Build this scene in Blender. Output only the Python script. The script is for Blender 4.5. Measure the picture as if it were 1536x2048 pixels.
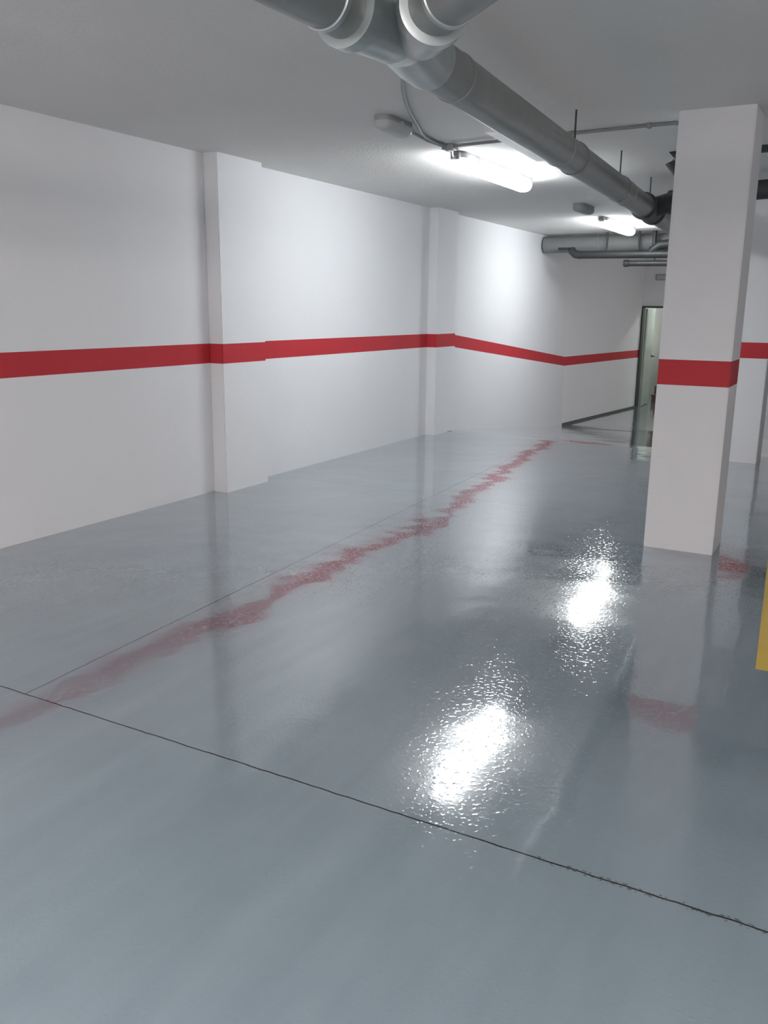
import bpy, bmesh, math
from mathutils import Vector, Matrix
R = math.radians
C = bpy.context.scene.collection
for o in list(bpy.data.objects):
    bpy.data.objects.remove(o)

# ---------------------------------------------------------------- camera
cam = bpy.data.cameras.new('camera')
cam.sensor_fit = 'HORIZONTAL'
cam.sensor_width = 36.0
cam.lens = 36.0 * 1724.19 / 1536.0
cam.clip_start = 0.05
cam.clip_end = 100
co = bpy.data.objects.new('camera', cam)
C.objects.link(co)
rx = Vector((0.87593832, 0.48229997, 0.01089961))
uy = Vector((-0.11985727, 0.1956849, 0.97331478))
fw = Vector((-0.4672968, 0.85387011, -0.22921505))
M = Matrix(((rx.x, uy.x, -fw.x, 0), (rx.y, uy.y, -fw.y, 0), (rx.z, uy.z, -fw.z, 1.5), (0, 0, 0, 1)))
co.matrix_world = M
bpy.context.scene.camera = co

# ---------------------------------------------------------------- world, exposure
w = bpy.data.worlds.new('world')
bpy.context.scene.world = w
w.use_nodes = True
w.node_tree.nodes['Background'].inputs[0].default_value = (0.6, 0.65, 0.7, 1)
w.node_tree.nodes['Background'].inputs[1].default_value = 0.0
vs = bpy.context.scene.view_settings
vs.view_transform = 'Standard'
vs.look = 'None'
vs.exposure = 0.38
vs.gamma = 1.0
vs.use_curve_mapping = False

LAMP = 44.0          # emission of the lit tube covers in view
FILL = 92.0          # emission of the added fill battens out of view
LAMP_COL = (0.93, 0.975, 1.0)
FILL_COL = (1.0, 0.93, 0.90)
STAIR = 130.0

H = 2.651            # ceiling height
ZB, ZT = 1.058, 1.214  # red band above the floor


# ---------------------------------------------------------------- materials
def mat(name, col, rough=0.6, metal=0.0, spec=0.5, noise=0.0, nscale=4.0, bump=0.0, bscale=60.0):
    m = bpy.data.materials.new(name)
    m.use_nodes = True
    nt = m.node_tree
    b = nt.nodes['Principled BSDF']
    b.inputs['Roughness'].default_value = rough
    b.inputs['Metallic'].default_value = metal
    b.inputs['Specular IOR Level'].default_value = spec
    geo = nt.nodes.new('ShaderNodeNewGeometry')
    n = nt.nodes.new('ShaderNodeTexNoise')
    n.inputs['Scale'].default_value = nscale
    n.inputs['Detail'].default_value = 5
    nt.links.new(geo.outputs['Position'], n.inputs['Vector'])
    mx = nt.nodes.new('ShaderNodeMix')
    mx.data_type = 'RGBA'
    mx.inputs[6].default_value = (*[c * (1 - noise) for c in col], 1)
    mx.inputs[7].default_value = (*[min(1, c * (1 + noise)) for c in col], 1)
    nt.links.new(n.outputs['Fac'], mx.inputs[0])
    nt.links.new(mx.outputs[2], b.inputs['Base Color'])
    if bump:
        n2 = nt.nodes.new('ShaderNodeTexNoise')
        n2.inputs['Scale'].default_value = bscale
        n2.inputs['Detail'].default_value = 6
        nt.links.new(geo.outputs['Position'], n2.inputs['Vector'])
        bp = nt.nodes.new('ShaderNodeBump')
        bp.inputs['Strength'].default_value = bump
        bp.inputs['Distance'].default_value = 0.004
        nt.links.new(n2.outputs['Fac'], bp.inputs['Height'])
        nt.links.new(bp.outputs['Normal'], b.inputs['Normal'])
    return m


def emit(name, col, strength, base=(0.9, 0.9, 0.9)):
    m = mat(name, base, 0.3)
    b = m.node_tree.nodes['Principled BSDF']
    b.inputs['Emission Color'].default_value = (*col, 1)
    b.inputs['Emission Strength'].default_value = strength
    return m


WHITE = mat('white wall paint', (0.80, 0.80, 0.815), 0.75, spec=0.25, noise=0.02, nscale=1.5, bump=0.35, bscale=70)
RED = mat('red band paint', (0.50, 0.035, 0.045), 0.6, spec=0.3, noise=0.05, nscale=3, bump=0.3, bscale=70)
CEIL = mat('grey ceiling plaster', (0.82, 0.795, 0.77), 0.9, spec=0.15, noise=0.05, nscale=1.1, bump=0.6, bscale=45)
GALV = mat('galvanised duct metal', (0.31, 0.32, 0.31), 0.42, metal=0.55, noise=0.16, nscale=9, bump=0.15, bscale=25)
GALVB = mat('bright galvanised fitting', (0.46, 0.50, 0.50), 0.36, metal=0.75, noise=0.18, nscale=12, bump=0.2, bscale=20)
DARKP = mat('dark grey drain pipe', (0.035, 0.038, 0.038), 0.5, noise=0.2, nscale=8)
LIGHTP = mat('grey crossing duct paint', (0.22, 0.225, 0.225), 0.55, noise=0.1, nscale=5)
PLAST = mat('pale grey plastic', (0.50, 0.52, 0.52), 0.4, noise=0.05)
PLASTD = mat('mid grey plastic', (0.36, 0.37, 0.37), 0.5, noise=0.08)
WPLAST = mat('white plastic', (0.82, 0.83, 0.82), 0.45, noise=0.03)
CABLE = mat('grey cable sheath', (0.30, 0.30, 0.30), 0.5, noise=0.1)
DARKM = mat('dark grey metal', (0.06, 0.065, 0.06), 0.5, metal=0.3, noise=0.2)
YEL = mat('yellow road paint', (0.62, 0.42, 0.06), 0.35, noise=0.06, nscale=9, bump=0.25, bscale=150)
DOORM = mat('grey green door paint', (0.40, 0.44, 0.41), 0.35, noise=0.25, nscale=3)
ROOMW = mat('pale green room wall', (0.80, 0.81, 0.79), 0.8, noise=0.03)
BROWN = mat('brown stair tile', (0.11, 0.055, 0.045), 0.4, noise=0.25, nscale=14)
GREYT = mat('grey stair riser', (0.14, 0.085, 0.07), 0.6, noise=0.15, nscale=9)
DIRT = mat('dark floor edge sealant', (0.10, 0.11, 0.10), 0.6, noise=0.3, nscale=12)
LIT = emit('lit tube cover', LAMP_COL, LAMP)
LITB = emit('warm fill tube cover', FILL_COL, FILL)  # for the added battens behind the camera, ambient light only
LIT2 = emit('lit tube cover of the far light', LAMP_COL, LAMP * 1.12)
LITF = emit('lit tube cover, lower level', FILL_COL, FILL * 0.6)
LITD = emit('dim fill tube cover', FILL_COL, FILL * 0.35)
LITS = emit('lit stair lamp', (0.94, 1.0, 0.94), STAIR)


def floor_material():
    m = bpy.data.materials.new('blue grey epoxy floor')
    m.use_nodes = True
    nt = m.node_tree
    N, L = nt.nodes, nt.links
    b = N['Principled BSDF']
    geo = N.new('ShaderNodeNewGeometry')
    sep = N.new('ShaderNodeSeparateXYZ')
    L.new(geo.outputs['Position'], sep.inputs[0])

    def math_(op, a, bb=None, c=None):
        n = N.new('ShaderNodeMath')
        n.operation = op
        for i, v in enumerate((a, bb, c)):
            if v is None:
                continue
            if isinstance(v, (int, float)):
                n.inputs[i].default_value = v
            else:
                L.new(v, n.inputs[i])
        return n.outputs[0]

    def noise(scale, detail=4, vec=None, rough=0.5):
        n = N.new('ShaderNodeTexNoise')
        n.inputs['Scale'].default_value = scale
        n.inputs['Detail'].default_value = detail
        n.inputs['Roughness'].default_value = rough
        L.new(vec or geo.outputs['Position'], n.inputs['Vector'])
        return n.outputs['Fac']

    X, Y = sep.outputs[0], sep.outputs[1]
    wob = math_('MULTIPLY', math_('SUBTRACT', noise(14, 3), 0.5), 0.010)
    # saw-cut joints: one across the aisle, one along it, a faint third one
    dA = math_('ABSOLUTE', math_('ADD', math_('SUBTRACT', Y, 2.09), wob))
    lineX = math_('ADD', -2.755, math_('MULTIPLY', math_('SUBTRACT', Y, 2.09), -0.056))
    dB = math_('ABSOLUTE', math_('ADD', math_('SUBTRACT', X, lineX), math_('MULTIPLY', wob, 0.6)))
    dC = math_('ABSOLUTE', math_('SUBTRACT', Y, 6.36))
    broken = noise(9, 2)
    mA = math_('MULTIPLY', math_('LESS_THAN', dA, 0.0032), math_('GREATER_THAN', broken, 0.25))
    mB = math_('MULTIPLY', math_('MULTIPLY', math_('LESS_THAN', dB, 0.0045), math_('GREATER_THAN', Y, 2.09)),
               math_('LESS_THAN', Y, 9.6))
    mC = math_('MULTIPLY', math_('MULTIPLY', math_('LESS_THAN', dC, 0.006), 0.35), math_('LESS_THAN', X, -1.9))
    # crumbling of the cross joint towards the right-hand side
    crumb = math_('MULTIPLY', math_('MULTIPLY', math_('LESS_THAN', dA, 0.012), math_('GREATER_THAN', noise(75, 3), 0.56)),
                  math_('GREATER_THAN', X, -0.65))
    line = math_('MAXIMUM', math_('MAXIMUM', mA, math_('MULTIPLY', mB, 0.6)), math_('MAXIMUM', mC, math_('MULTIPLY', crumb, 0.6)))
    # cloudy coat of resin with faint roller streaks
    sc = N.new('ShaderNodeMapping')
    sc.inputs['Scale'].default_value = (5.0, 0.8, 1)
    sc.inputs['Rotation'].default_value = (0, 0, R(-14))
    L.new(geo.outputs['Position'], sc.inputs['Vector'])
    streak = noise(1.6, 5, sc.outputs[0])
    cloud = noise(1.1, 5)
    mixf = math_('ADD', math_('MULTIPLY', streak, 0.5), math_('MULTIPLY', cloud, 0.5))
    ramp = N.new('ShaderNodeValToRGB')
    ramp.color_ramp.elements[0].position = 0.3
    ramp.color_ramp.elements[0].color = (0.160, 0.208, 0.240, 1)
    ramp.color_ramp.elements[1].position = 0.7
    ramp.color_ramp.elements[1].color = (0.208, 0.262, 0.300, 1)
    L.new(mixf, ramp.inputs[0])
    mx = N.new('ShaderNodeMix')
    mx.data_type = 'RGBA'
    L.new(line, mx.inputs[0])
    L.new(ramp.outputs[0], mx.inputs[6])
    mx.inputs[7].default_value = (0.02, 0.022, 0.02, 1)
    L.new(mx.outputs[2], b.inputs['Base Color'])
    rr = math_('MULTIPLY_ADD', streak, 0.05, 0.055)
    L.new(rr, b.inputs['Roughness'])
    b.inputs['IOR'].default_value = 1.5
    b.inputs['Specular IOR Level'].default_value = 0.5
    L.new(math_('SUBTRACT', 1.0, line), b.inputs['Coat Weight'])
    b.inputs['Coat IOR'].default_value = 1.62
    b.inputs['Coat Roughness'].default_value = 0.055
    # orange-peel of the resin
    h1 = math_('MAXIMUM', math_('SUBTRACT', noise(58, 1, None, 0.4), 0.545), 0.0)
    h2 = noise(24, 1, None, 0.4)
    h3 = noise(1.7, 2, None, 0.5)
    hh = math_('ADD', math_('MULTIPLY', h1, 0.00115), math_('MULTIPLY', h2, 0.00012))
    hh = math_('ADD', hh, math_('MULTIPLY', h3, 0.006))
    hh = math_('SUBTRACT', hh, math_('MULTIPLY', line, 0.002))
    bp = N.new('ShaderNodeBump')
    bp.inputs['Strength'].default_value = 1.0
    bp.inputs['Distance'].default_value = 1.0
    L.new(hh, bp.inputs['Height'])
    L.new(bp.outputs['Normal'], b.inputs['Normal'])
    L.new(bp.outputs['Normal'], b.inputs['Coat Normal'])
    return m


FLOOR = floor_material()


# ---------------------------------------------------------------- helpers
def obj(name, bm, mats, parent=None, smooth=False, **props):
    me = bpy.data.meshes.new(name)
    bmesh.ops.recalc_face_normals(bm, faces=bm.faces)
    bm.to_mesh(me)
    bm.free()
    for m in (mats if isinstance(mats, (list, tuple)) else [mats]):
        me.materials.append(m)
    if smooth:
        me.polygons.foreach_set('use_smooth', [True] * len(me.polygons))
        try:
            me.set_sharp_from_angle(angle=R(40))
        except Exception:
            pass
    o = bpy.data.objects.new(name, me)
    C.objects.link(o)
    if parent:
        o.parent = parent
    for k, v in props.items():
        o[k] = v
    return o


def thing(name, label, cat, loc=(0, 0, 0), rotz=0.0, group=None):
    o = bpy.data.objects.new(name, None)
    o.empty_display_size = 0.1
    C.objects.link(o)
    o.location = loc
    o.rotation_euler = (0, 0, rotz)
    o['label'] = label
    o['category'] = cat
    if group:
        o['group'] = group
    return o


def box(bm, x0, x1, y0, y1, z0, z1, mi=0, bev=0.0):
    r = bmesh.ops.create_cube(bm, size=1.0)
    vs_ = r['verts']
    for v in vs_:
        v.co = Vector(((x0 + x1) / 2 + v.co.x * (x1 - x0), (y0 + y1) / 2 + v.co.y * (y1 - y0),
                       (z0 + z1) / 2 + v.co.z * (z1 - z0)))
    fs = set(f for v in vs_ for f in v.link_faces)
    for f in fs:
        f.material_index = mi
    if bev:
        es = list(set(e for f in fs for e in f.edges))
        bmesh.ops.bevel(bm, geom=es, offset=bev, segments=2, affect='EDGES', profile=0.6)


def tube(bm, pts, rad, seg=20, cap=True, mi=0):
    """round tube through points; rad is a number or one per point"""
    pts = [Vector(p) for p in pts]
    n = len(pts)
    rads = rad if isinstance(rad, (list, tuple)) else [rad] * n
    rings = []
    prev = None
    for i, p in enumerate(pts):
        if i == 0:
            t = (pts[1] - p)
        elif i == n - 1:
            t = (p - pts[i - 1])
        else:
            t = (pts[i + 1] - p).normalized() + (p - pts[i - 1]).normalized()
        if t.length < 1e-9:
            t = prev
        t = t.normalized()
        prev = t
        a = Vector((0, 0, 1)) if abs(t.z) < 0.9 else Vector((1, 0, 0))
        u = t.cross(a).normalized()
        v = u.cross(t).normalized()
        rings.append([bm.verts.new(p + (u * math.cos(2 * math.pi * k / seg) + v * math.sin(2 * math.pi * k / seg)) * rads[i])
                      for k in range(seg)])
    for i in range(n - 1):
        for k in range(seg):
            f = bm.faces.new((rings[i][k], rings[i][(k + 1) % seg], rings[i + 1][(k + 1) % seg], rings[i + 1][k]))
            f.material_index = mi
    if cap:
        bm.faces.new(rings[0][::-1]).material_index = mi
        bm.faces.new(rings[-1]).material_index = mi


def cr(pts, k=6):
    """smooth curve through points"""
    P = [Vector(p) for p in pts]
    P = [P[0] * 2 - P[1]] + P + [P[-1] * 2 - P[-2]]
    out = []
    for i in range(1, len(P) - 2):
        for s in range(k):
            t = s / k
            a, b, c, d = P[i - 1], P[i], P[i + 1], P[i + 2]
            out.append(0.5 * ((2 * b) + (c - a) * t + (2 * a - 5 * b + 4 * c - d) * t * t + (3 * b - a - 3 * c + d) * t ** 3))
    out.append(P[-2])
    return out


def copy_tree(o, parent=None):
    c = o.copy()
    C.objects.link(c)
    c.parent = parent
    for ch in list(o.children):
        copy_tree(ch, c)
    return c


# ---------------------------------------------------------------- the floor: level aisle, then a ramp down
XR = 5.5
prof = [(-6.2, 0), (9.85, 0), (10.05, -0.006), (10.3, -0.03)]
for k in range(1, 10):
    prof.append((10.3 + k * 0.475, -0.03 - k * 0.0478))
prof += [(14.9, -0.485), (15.2, -0.5), (24.0, -0.5)]
bm = bmesh.new()
rows = []
for (y, z) in prof:
    rows.append([bm.verts.new((x, y, zz)) for x, zz in ((-4.95, z), (XR, z), (XR, z - 0.2), (-4.95, z - 0.2))])
for a, b_ in zip(rows, rows[1:]):
    for k in range(4):
        bm.faces.new((a[k], a[(k + 1) % 4], b_[(k + 1) % 4], b_[k]))
bm.faces.new(rows[0])
bm.faces.new(rows[-1][::-1])
obj('floor', bm, FLOOR, kind='structure')

bm = bmesh.new()
box(bm, -4.95, XR, -6.2, 19.05, H, H + 0.2)
obj('ceiling', bm, CEIL, kind='structure')


def wall_path(name, path, out, zbot=None):
    """painted wall slab following a path; out = outward offset; red band follows the floor"""
    bm = bmesh.new()
    cols = []
    for i, (x, y, zf) in enumerate(path):
        lv = (zf - 0.03, zf + ZB, zf + ZT, H)
        cols.append(([bm.verts.new((x, y, z)) for z in lv], [bm.verts.new((x + out[0], y + out[1], z)) for z in lv]))
    for a, b_ in zip(cols, cols[1:]):
        for k in range(3):
            for s in (0, 1):
                f = bm.faces.new((a[s][k], a[s][k + 1], b_[s][k + 1], b_[s][k]))
                f.material_index = 1 if k == 1 else 0
        bm.faces.new((a[0][0], b_[0][0], b_[1][0], a[1][0]))
        bm.faces.new((a[0][3], b_[0][3], b_[1][3], a[1][3]))
    for c in (cols[0], cols[-1]):
        for k in range(3):
            f = bm.faces.new((c[0][k], c[0][k + 1], c[1][k + 1], c[1][k]))
    return obj(name, bm, [WHITE, RED], kind='structure')


wall_path('wall_left', [(-4.64, -6.2, 0), (-4.64, 10.05, 0), (-4.64, 15.05, -0.5)], (-0.2, 0))
wall_path('wall_left_far', [(-4.64, 15.05, -0.5), (-4.22, 18.9, -0.5)], (-0.2, 0))
wall_path('wall_right', [(XR - 0.05, -6.2, 0), (XR - 0.05, 10.05, 0), (XR - 0.05, 15.05, -0.5), (XR - 0.05, 18.9, -0.5)], (0.2, 0))
wall_path('wall_front', [(-4.64, -6.0, 0), (XR - 0.05, -6.0, 0)], (0, -0.2))

# back wall with the doorway to the stairs
DX0, DX1, DT = -4.215, -3.30, 1.62
bm = bmesh.new()
box(bm, -4.62, DX0, 18.9, 19.05, -0.53, H)
box(bm, DX0, DX1, 18.9, 19.05, DT, H)
box(bm, DX1, XR, 18.9, 19.05, -0.53, -0.5 + ZB)
box(bm, DX1, XR, 18.9, 19.05, -0.5 + ZB, -0.5 + ZT, 1)
box(bm, DX1, XR, 18.9, 19.05, -0.5 + ZT, H)
obj('wall_back', bm, [WHITE, RED], kind='structure')


# projecting piers of the left wall, each a painted shaft
def shaft(name, x0, x1, y0, y1, label, cat, zf=0.0, group=None):
    bm = bmesh.new()
    box(bm, x0, x1, y0, y1, zf, zf + ZB)
    box(bm, x0, x1, y0, y1, zf + ZB, zf + ZT, 1)
    box(bm, x0, x1, y0, y1, zf + ZT, H)
    bmesh.ops.remove_doubles(bm, verts=bm.verts, dist=1e-5)
    inner = [f for f in bm.faces if abs(f.normal.z) > 0.9 and zf + 0.1 < f.calc_center_median().z < H - 0.1]
    bmesh.ops.delete(bm, geom=inner, context='FACES_ONLY')
    es = [e for e in bm.edges if abs((e.verts[0].co - e.verts[1].co).normalized().z) > 0.9]
    bmesh.ops.bevel(bm, geom=es, offset=0.006, segments=2, affect='EDGES')
    for f in bm.faces:
        zc_ = f.calc_center_median().z
        f.material_index = 1 if zf + ZB < zc_ < zf + ZT else 0
    o = obj(name, bm, [WHITE, RED])
    o['label'] = label
    o['category'] = cat
    if group:
        o['group'] = group
    return o


shaft('wall_pier', -4.64, -4.505, 5.515, 6.09, 'shallow white wall pier with red band, nearest on the left wall', 'pier')
shaft('wall_pier', -4.64, -4.515, 9.50, 10.05, 'shallow white wall pier with red band, far end where the ramp starts', 'pier')
shaft('square_column', -1.130, -0.702, 5.625, 6.01, 'large square white column with dark red band in the foreground', 'column')
shaft('square_column', -1.290, -0.845, 9.46, 9.88, 'square white column with red band standing behind the large column', 'column')

# dark sealant line at the foot of the far left wall
bm = bmesh.new()
a, b_ = Vector((-4.635, 15.1, -0.5)), Vector((-4.21, 18.85, -0.5))
d = (b_ - a).normalized()
nrm = Vector((d.y, -d.x, 0))
vv = [bm.verts.new(p + nrm * s + Vector((0, 0, h))) for p in (a, b_) for s in (-0.02, 0.018) for h in (-0.01, 0.035)]
for idx in ((0, 1, 3, 2), (4, 5, 7, 6), (0, 1, 5, 4), (2, 3, 7, 6), (1, 3, 7, 5), (0, 2, 6, 4)):
    bm.faces.new([vv[i] for i in idx])
obj('baseboard_left', bm, DIRT, kind='structure')

# ---------------------------------------------------------------- doorway, door, stair room
bm = bmesh.new()
box(bm, DX0, DX0 + 0.03, 18.87, 19.07, -0.5, DT - 0.04)
box(bm, DX1 - 0.045, DX1, 18.87, 19.07, -0.5, DT - 0.04)
box(bm, DX0, DX1, 18.87, 19.07, DT - 0.04, DT)
obj('trim_1', bm, DARKM, kind='structure')

dr = bpy.data.objects.new('door_1', None)
C.objects.link(dr)
dr.location = (DX0 + 0.03, 19.08, -0.49)
dr.rotation_euler = (0, 0, R(90.5))
dr['kind'] = 'structure'
bm = bmesh.new()
box(bm, 0, 0.80, -0.045, 0, 0, 2.06, bev=0.003)
box(bm, 0.06, 0.74, -0.05, -0.044, 1.15, 1.95, bev=0.002)
box(bm, 0.06, 0.74, -0.05, -0.044, 0.12, 1.0, bev=0.002)
obj('door_leaf', bm, DOORM, dr)
bm = bmesh.new()
tube(bm, [(0.72, -0.045, 1.04), (0.72, -0.10, 1.04), (0.70, -0.115, 1.04), (0.58, -0.115, 1.04)], 0.012, 10)
tube(bm, [(0.72, -0.044, 1.04), (0.72, -0.055, 1.04)], 0.03, 14)
obj('door_handle', bm, DARKM, dr, True)

bm = bmesh.new()
box(bm, -5.0, -4.6, 19.05, 23.4, -0.5, 2.3)
obj('wall_stair_left', bm, ROOMW, kind='structure')
bm = bmesh.new()
box(bm, -2.6, -2.3, 19.05, 23.4, -0.5, 2.3)
obj('wall_stair_right', bm, ROOMW, kind='structure')
bm = bmesh.new()
box(bm, -4.6, -2.6, 23.1, 23.4, -0.5, 2.3)
obj('wall_stair_back', bm, ROOMW, kind='structure')
bm = bmesh.new()
box(bm, -5.0, -2.3, 19.05, 23.4, 2.3, 2.45)
obj('ceiling_stair', bm, ROOMW, kind='structure')

st = thing('staircase', 'brown tiled staircase rising in the lit room behind the open door', 'stairs', (-4.13, 20.1, -0.5))
for k in range(7):
    bm = bmesh.new()
    box(bm, 0, 1.25, k * 0.28, 2.3, k * 0.175, (k + 1) * 0.175 - 0.03)
    obj('riser', bm, GREYT, st)
    bm = bmesh.new()
    box(bm, -0.01, 1.25, k * 0.28 - 0.02, (k + 1) * 0.28, (k + 1) * 0.175 - 0.03, (k + 1) * 0.175, bev=0.004)
    obj('tread', bm, BROWN, st)

# a lit bulkhead lamp on the stair-room ceiling
ln = thing('bulkhead_lamp', 'round bulkhead lamp on the ceiling of the stair room', 'lamp', (-3.5, 20.4, 2.3))
bm = bmesh.new()
tube(bm, [(0, 0, -0.03), (0, 0, 0)], 0.15, 28)
obj('lamp_base', bm, PLAST, ln, True)
bm = bmesh.new()
tube(bm, [(0, 0, -0.09), (0, 0, -0.08), (0, 0, -0.05), (0, 0, -0.03)], [0.05, 0.09, 0.13, 0.14], 28)
obj('lamp_cover', bm, LITS, ln, True)

ex = thing('emergency_lamp', 'small grey emergency lamp on the wall above the doorway', 'lamp', (-3.86, 18.9, 2.2))
bm = bmesh.new()
box(bm, -0.13, 0.13, -0.02, 0, -0.06, 0.06, bev=0.006)
obj('housing', bm, PLASTD, ex)
bm = bmesh.new()
box(bm, -0.11, 0.11, -0.05, -0.02, -0.045, 0.045, bev=0.012)
obj('cover', bm, PLAST, ex)


# ---------------------------------------------------------------- ceiling lights
def stadium(bm, L, W, z0, z1, inset=0.0, seg=14, dome=False):
    """capsule-plan body along Y, centred"""
    levels = [(z0, inset), (z1, 0.0)] if not dome else \
        [(z0, W * 0.30), (z0 + (z1 - z0) * 0.12, W * 0.16), (z0 + (z1 - z0) * 0.35, W * 0.05), (z0 + (z1 - z0) * 0.7, 0.0), (z1, 0.0)]
    rings = []
    for z, ins in levels:
        r = W / 2 - ins
        h = L / 2 - W / 2
        ring = []
        for k in range(seg + 1):
            a = math.pi * k / seg
            ring.append(bm.verts.new((r * math.cos(a), h + r * math.sin(a), z)))
        for k in range(seg + 1):
            a = math.pi + math.pi * k / seg
            ring.append(bm.verts.new((r * math.cos(a), -h + r * math.sin(a), z)))
        rings.append(ring)
    for a, b_ in zip(rings, rings[1:]):
        n = len(a)
        for k in range(n):
            bm.faces.new((a[k], a[(k + 1) % n], b_[(k + 1) % n], b_[k]))
    bm.faces.new(rings[0][::-1])
    bm.faces.new(rings[-1])


def batten(name, label, loc, L, W, litmat, cat='ceiling light', clips=3, rz=0.0, gland=True, drop=0.105):
    t = thing(name, label, cat, loc, rz)
    bm = bmesh.new()
    stadium(bm, L, W * 0.92, -drop * 0.38, 0.0)
    obj('housing', bm, PLASTD, t, True)
    bm = bmesh.new()
    stadium(bm, L * 0.985, W, -drop, -drop * 0.38, dome=True)
    obj('lamp_cover', bm, litmat, t, True)
    for k in range(clips):
        y = -L / 2 + L * (k + 0.5) / clips
        for s in (-1, 1):
            bm = bmesh.new()
            box(bm, s * W * 0.49 - 0.005, s * W * 0.49 + 0.005, y - 0.014, y + 0.014, -drop * 0.5, -drop * 0.2, bev=0.002)
            obj('clip', bm, PLAST, t)
    if gland:
        bm = bmesh.new()
        tube(bm, [(0.0, -L / 2 - 0.055, -0.045), (0.0, -L / 2 - 0.03, -0.045), (0, -L / 2 + 0.01, -0.045)], [0.014, 0.02, 0.02], 12)
        box(bm, -0.03, 0.04, -L / 2 - 0.03, -L / 2 + 0.03, -0.062, -0.002, bev=0.006)
        obj('cable_gland', bm, PLASTD, t)
    return t


l1 = batten('fluorescent_light', 'lit fluorescent batten on the ceiling left of the duct, nearer of two', (-2.86, 7.06, H), 1.56, 0.15, LIT, drop=0.115)
l2 = batten('fluorescent_light', 'lit fluorescent batten on the ceiling, further one near the far pipes', (-3.09, 12.0, H), 1.56, 0.15, LIT2, drop=0.115)
# battens added out of view to supply the ambient light
for (x, y, lab) in ((-1.7, -1.0, 'added fill batten on the ceiling just behind the photographer on the left'),
                    (-1.8, -4.4, 'added fill batten on the ceiling at the rear left of the garage'),
                    (0.35, -0.8, 'added fill batten on the ceiling just behind the photographer on the right'),
                    (1.4, -4.4, 'added fill batten on the ceiling at the rear right of the garage'),
                    (3.6, 3.0, 'added fill batten on the ceiling over the bays at the right'),
                    (0.2, 16.0, 'added fill batten on the ceiling over the lower level at the far right')):
    batten('fluorescent_light', lab, (x, y, H), 1.56, 0.135, LITD if 'bays' in lab else LITF if 'far' in lab else LITB)

batten('emergency_light', 'unlit grey emergency light on the ceiling before the nearer batten', (-2.755, 5.10, H), 0.37, 0.13, PLAST, 'emergency light',
       clips=1, gland=False, drop=0.085)
batten('emergency_light', 'unlit grey emergency light on the ceiling before the further batten', (-2.95, 9.95, H), 0.50, 0.14, PLASTD, 'emergency light',
       clips=1, gland=False, drop=0.085)

# ---------------------------------------------------------------- conduit and cable on the ceiling
zc = H - 0.014
ct = thing('electrical_conduit', 'thin grey conduit crossing the ceiling from the long duct to the large column', 'conduit', (-1.9, 5.93, H))
bm = bmesh.new()
P = [(-2.17, 5.945, zc), (-1.9, 5.925, zc), (-1.34, 5.885, zc), (-1.20, 5.885, zc), (-1.155, 5.90, zc - 0.01), (-1.146, 5.91, zc - 0.05), (-1.144, 5.91, zc - 0.16)]
tube(bm, [Vector(p) - Vector(ct.location) for p in P], 0.011, 10)
obj('conduit_tube', bm, CABLE, ct, True)
for x in (-1.88, -1.36):
    bm = bmesh.new()
    yy = 5.93 - (x + 1.9) * 0.075
    box(bm, x - 0.012 + 1.9, x + 0.012 + 1.9, yy - 5.93 - 0.02, yy - 5.93 + 0.02, -0.03, 0, bev=0.003)
    obj('clamp', bm, CABLE, ct)
jb = thing('junction_box', 'small grey junction box on the ceiling just before the lit batten', 'junction box', (-2.79, 6.02, H))
bm = bmesh.new()
box(bm, -0.045, 0.045, -0.045, 0.045, -0.035, 0, bev=0.006)
obj('box_body', bm, PLASTD, jb)
bm = bmesh.new()
tube(bm, [(0, 0, -0.042), (0, 0, -0.034)], 0.03, 16)
obj('cover', bm, PLASTD, jb)
bm = bmesh.new()
tube(bm, cr([(-1.95, 3.35, zc), (-2.06, 3.8, zc), (-2.194, 4.14, zc), (-2.352, 4.46, zc), (-2.51, 4.82, zc), (-2.66, 5.23, zc), (-2.77, 5.54, zc), (-2.81, 5.80, zc), (-2.80, 5.975, zc)]), 0.010, 8)
cb = obj('ceiling_cable', bm, CABLE, smooth=True)
cb['label'] = 'thin grey cable curving across the ceiling from behind the duct fitting'
cb['category'] = 'cable'
bm = bmesh.new()
tube(bm, [(-2.775, 5.30, zc), (-2.80, 5.45, zc), (-2.835, 5.75, zc), (-2.825, 5.975, zc)], 0.009, 8)
cb = obj('ceiling_cable', bm, CABLE, smooth=True)
cb['label'] = 'short straight cable from the nearer unlit emergency light to the junction box'
cb['category'] = 'cable'
bm = bmesh.new()
tube(bm, [(-2.79, 6.065, zc - 0.012), (-2.83, 6.15, zc - 0.02), (-2.86, 6.235, H - 0.045)], 0.009, 8)
cb = obj('ceiling_cable', bm, CABLE, smooth=True)
cb['label'] = 'short cable from the junction box into the end of the nearer lit batten'
cb['category'] = 'cable'

bm = bmesh.new()
tube(bm, [(-2.745, 5.995, zc), (-2.55, 5.978, zc), (-2.342, 5.96, zc)], 0.011, 8)
cb = obj('ceiling_cable', bm, CABLE, smooth=True)
cb['label'] = 'straight grey cable from the junction box to the white trunking'
cb['category'] = 'cable'

# white cable trunking half hidden by the big duct
tk = thing('cable_trunking', 'white plastic trunking on the ceiling beside the long grey duct', 'trunking', (-2.286, 6.1, H), R(3.5))
bm = bmesh.new()
box(bm, -0.05, 0.05, -0.6, 0.6, -0.035, 0, bev=0.003)
obj('trunking_base', bm, WPLAST, tk)
bm = bmesh.new()
box(bm, -0.054, 0.054, -0.6, 0.6, -0.045, -0.035, bev=0.003)
obj('trunking_lid', bm, WPLAST, tk)

# ---------------------------------------------------------------- the long duct and its fittings
ZD = 2.384
RD = 0.090


def dx(y):
    return -1.70 - 0.061 * (y - 6.0)


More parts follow.
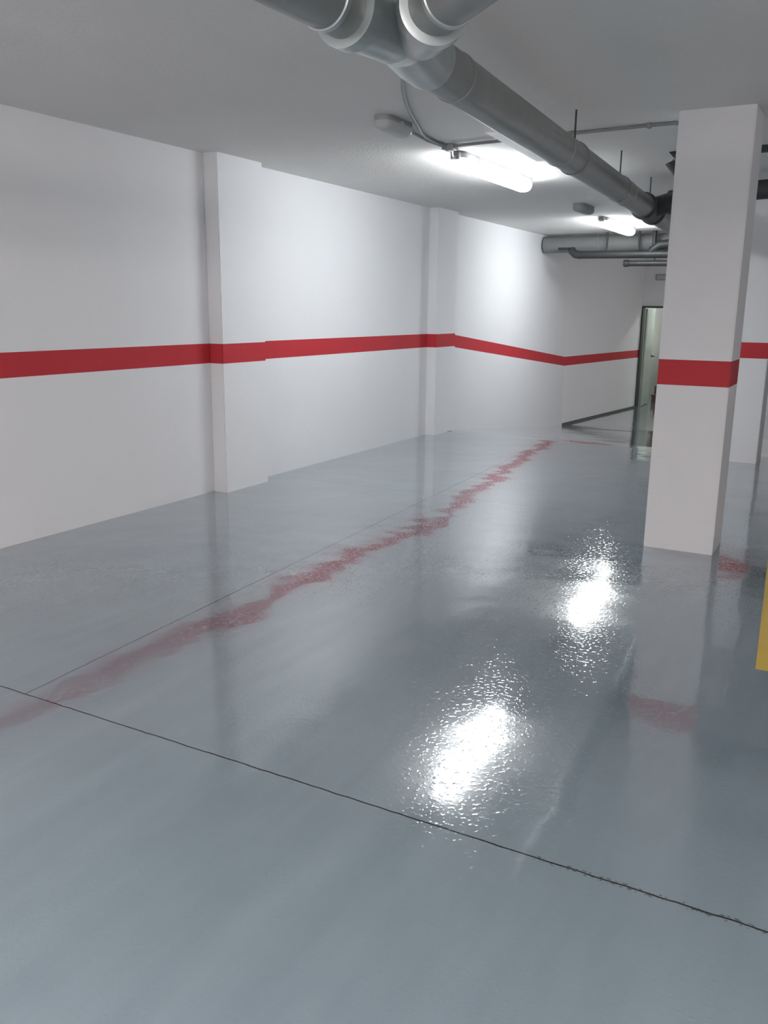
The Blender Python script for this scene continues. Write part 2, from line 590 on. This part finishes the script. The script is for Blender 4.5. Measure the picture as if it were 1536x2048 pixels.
duct = thing('ventilation_duct', 'long round grey metal duct under the ceiling with a bright Y fitting', 'duct', (dx(3.2), 3.2, ZD))
o0 = Vector(duct.location)
bm = bmesh.new()
tube(bm, [Vector((dx(y), y, ZD)) - o0 for y in (3.02, 11.2)], RD, 48)
obj('duct_pipe', bm, GALV, duct, True)
for y in (3.34, 5.0, 7.0, 9.9):
    bm = bmesh.new()
    tube(bm, [Vector((dx(yy), yy, ZD)) - o0 for yy in (y - 0.012, y - 0.009, y + 0.009, y + 0.012)], [RD + 0.0003, RD + 0.004, RD + 0.004, RD + 0.0003], 48)
    obj('seam_ring', bm, GALV, duct, True)


def hanger(y, lab, r=RD):
    h = thing('duct_hanger', lab, 'hanger', (dx(y), y, H))
    bm = bmesh.new()
    tube(bm, [(0, 0, 0), (0, 0, ZD + r - H + 0.004)], 0.006, 8)
    obj('threaded_rod', bm, DARKM, h, True)
    bm = bmesh.new()
    ring = []
    for k in range(33):
        a = 2 * math.pi * k / 32
        ring.append((math.cos(a) * (r + 0.005), 0, math.sin(a) * (r + 0.005) + ZD - H))
    for s in range(32):
        p, q = Vector(ring[s]), Vector(ring[s + 1])
        up = lambda v_, e: Vector((v_.x * (1 + e / r), v_.y, (v_.z - (ZD - H)) * (1 + e / r) + ZD - H))
        v8 = [bm.verts.new(up(pp, e) + Vector((0, dy, 0))) for pp in (p, q) for e in (-0.0035, 0.002) for dy in (-0.012, 0.012)]
        for idx in ((0, 1, 3, 2), (4, 5, 7, 6), (0, 1, 5, 4), (2, 3, 7, 6), (1, 3, 7, 5), (0, 2, 6, 4)):
            bm.faces.new([v8[i] for i in idx])
    bmesh.ops.remove_doubles(bm, verts=bm.verts, dist=1e-5)
    obj('pipe_clip', bm, GALV, h)


hanger(5.33, 'thin threaded rod hanger holding the long duct, nearer of the two visible')
hanger(6.76, 'thin threaded rod hanger holding the long duct, further of the two visible')

# tee coupling and the branch running right behind the large column
TC = Vector((dx(8.15), 8.15, ZD)) - o0
bm = bmesh.new()
ys = (7.86, 7.87, 7.93, 7.94, 8.36, 8.37, 8.43, 8.44)
rr_ = (RD + .002, RD + .022, RD + .022, RD + .010, RD + .010, RD + .022, RD + .022, RD + .002)
tube(bm, [Vector((dx(y), y, ZD)) - o0 for y in ys], list(rr_), 40)
o = obj('tee_sleeve', bm, DARKP, duct, True)
o['label'] = 'dark tee sleeve'
bm = bmesh.new()
tube(bm, [TC + Vector(p) for p in ((0.05, 0, 0.01), (0.17, 0, 0.045), (0.171, 0, 0.045), (0.25, 0, 0.06))], [0.085, 0.085, 0.10, 0.10], 32)
o = obj('branch_socket', bm, DARKP, duct, True)
o['label'] = 'dark branch socket'
bm = bmesh.new()
tube(bm, [TC + Vector((0, 0, 0.10)), TC + Vector((0, 0, H - ZD - 0.001))], 0.008, 8)
obj('threaded_rod', bm, DARKM, duct, True)
bm = bmesh.new()
tube(bm, [Vector(p) - o0 for p in ((dx(8.15) + 0.2, 8.15, ZD + 0.05), (dx(8.15) + 0.5, 8.15, ZD + 0.1), (-0.9, 8.15, 2.50), (3.0, 8.15, 2.53))], 0.078, 32)
o = obj('branch_pipe', bm, DARKP, duct, True)
o['label'] = 'dark branch pipe'

# second small pipe high behind the large column, ending in a funnel elbow
sp = thing('drain_pipe', 'small dark pipe under the ceiling ending in an elbow beside the large column', 'pipe', (-1.38, 7.0, 2.62))
bm = bmesh.new()
tube(bm, [(0.0, 0, 0.0), (0.5, 0, 0.035), (4.0, 0, 0.06)], 0.05, 24)
obj('pipe_run', bm, DARKP, sp, True)
bm = bmesh.new()
tube(bm, [(0.06, 0, 0.0), (0.0, 0, 0.0), (-0.035, 0, -0.005), (-0.04, 0, -0.04), (-0.005, 0, -0.09), (0.02, 0, -0.15), (0.03, 0, -0.20)],
     [0.062, 0.062, 0.06, 0.058, 0.045, 0.03, 0.016], 24)
obj('elbow', bm, DARKP, sp, True)

# bright Y-shaped fitting near the photographer, with the two ducts that join there
def loc(x, y, z=ZD):
    return Vector((x, y, z)) - o0


bm = bmesh.new()
tube(bm, [loc(-1.523, 3.10), loc(-1.521, 3.085), loc(-1.52, 3.07), loc(-1.50, 2.95), loc(-1.45, 2.74)], [RD + 0.004, RD + 0.012, RD + 0.012, RD + 0.016, RD + 0.018], 48)
wb = obj('wye_body', bm, GALVB, duct, True)
wb['label'] = 'bright metal Y-shaped body'
for a, b_, e in (((-1.475, 2.90), (-1.505, 2.475), (-1.60, 0.4)), ((-1.46, 2.84), (-1.255, 2.575), (0.9, 0.7))):
    A, B, Ee = loc(*a), loc(*b_), loc(*e)
    d = (B - A).normalized()
    bm = bmesh.new()
    tube(bm, [A, A + d * 0.12, B - d * 0.03, B], [RD - 0.02, RD + 0.004, RD + 0.012, RD + 0.012], 48)
    obj('wye_leg', bm, GALVB, duct, True)
    bm = bmesh.new()
    tube(bm, [B - d * 0.05, B - d * 0.045, B + d * 0.012, B + d * 0.015], [RD + 0.012, RD + 0.021, RD + 0.021, RD + 0.004], 48)
    obj('rim_ring', bm, GALVB, duct, True)
    bm = bmesh.new()
    dd = (Ee - B).normalized()
    tube(bm, [B - dd * 0.02, Ee], RD - 0.004, 48)
    obj('duct_pipe', bm, GALV, duct, True)
    bm = bmesh.new()
    tube(bm, [B + dd * q for q in (0.10, 0.103, 0.12, 0.123)], [RD - 0.003, RD + 0.001, RD + 0.001, RD - 0.003], 48)
    obj('seam_ring', bm, GALVB, duct, True)

# ---------------------------------------------------------------- ducts and pipes crossing the far end
fd = thing('crossing_duct', 'pale grey round duct crossing under the ceiling at the far wall', 'duct', (-4.3, 13.6, H - 0.145))
bm = bmesh.new()
tube(bm, [(-0.32, 0, 0), (-0.315, 0, 0), (6.0, 0, 0)], [0.10, 0.125, 0.125], 40)
obj('duct_pipe', bm, LIGHTP, fd, True)
for x in (0.55, 1.75, 3.2):
    bm = bmesh.new()
    tube(bm, [(x - 0.02, 0, 0), (x - 0.016, 0, 0), (x + 0.016, 0, 0), (x + 0.02, 0, 0)], [0.1255, 0.131, 0.131, 0.1255], 40)
    obj('strap', bm, LIGHTP, fd, True)

pp = thing('drain_pipe', 'dark drain pipe hung below the pale crossing duct, upper and longer one', 'pipe', (-4.1, 13.35, 2.36))
bm = bmesh.new()
tube(bm, [(0.05, 0, -0.02), (0.1, 0, -0.03), (2.0, 0, -0.045), (4.5, 0, -0.06)], 0.056, 20)
obj('pipe_run', bm, DARKP, pp, True)
bm = bmesh.new()
tube(bm, [(0.0, 0.02, 0.06), (0.01, 0, 0.02), (0.05, 0, -0.015), (0.12, 0, -0.03), (0.17, 0, -0.03)], [0.05, 0.058, 0.06, 0.06, 0.056], 20)
obj('elbow', bm, DARKP, pp, True)
bm = bmesh.new()
tube(bm, [(-0.22, 0.03, 0.065), (0.02, 0.02, 0.06)], 0.022, 12)
obj('side_stub', bm, DARKP, pp, True)
for x in (0.53, 1.0, 1.22):
    bm = bmesh.new()
    tube(bm, [(x, 0, 0.0), (x, 0, 0.29)], 0.014 if x < 1.1 else 0.03, 10)
    obj('hanger_rod', bm, DARKP, pp, True)
bm = bmesh.new()
tube(bm, [(1.18, 0, -0.02), (1.2, 0, 0.02), (1.3, 0, 0.09), (1.42, 0, 0.10), (1.6, 0, 0.06)], [0.05, 0.06, 0.065, 0.065, 0.05], 20)
obj('access_bend', bm, DARKP, pp, True)
pq = thing('drain_pipe', 'dark drain pipe lowest of the pipes under the far crossing duct', 'pipe', (-3.32, 13.42, 2.20))
bm = bmesh.new()
tube(bm, [(0, 0, 0), (0.012, 0, 0), (0.07, 0, 0), (0.08, 0, 0), (3.8, 0, -0.04)], [0.042, 0.05, 0.05, 0.041, 0.041], 20)
obj('pipe_run', bm, DARKP, pq, True)
for x in (0.45, 1.6):
    bm = bmesh.new()
    tube(bm, [(x, 0, 0.03), (x, 0, 0.45)], 0.007, 8)
    obj('hanger_rod', bm, DARKM, pq, True)

# ---------------------------------------------------------------- yellow line painted on the floor at the right edge
bm = bmesh.new()
d = Vector((-0.0678, 0.9977, 0)).normalized()
s = Vector((0.9977, 0.0678, 0))
a = Vector((-0.254, 3.831, 0.0))
c4 = [a, a + s * 0.12, a + s * 0.12 + d * 5.0, a + d * 5.0]
lo = [bm.verts.new(p + Vector((0, 0, -0.0005))) for p in c4]
hi = [bm.verts.new(p + Vector((0, 0, 0.0012))) for p in c4]
bm.faces.new(hi)
bm.faces.new(lo[::-1])
for k in range(4):
    bm.faces.new((lo[k], lo[(k + 1) % 4], hi[(k + 1) % 4], hi[k]))
o = obj('parking_line', bm, YEL)
o['label'] = 'yellow painted parking line on the floor at the right edge'
o['category'] = 'floor marking'
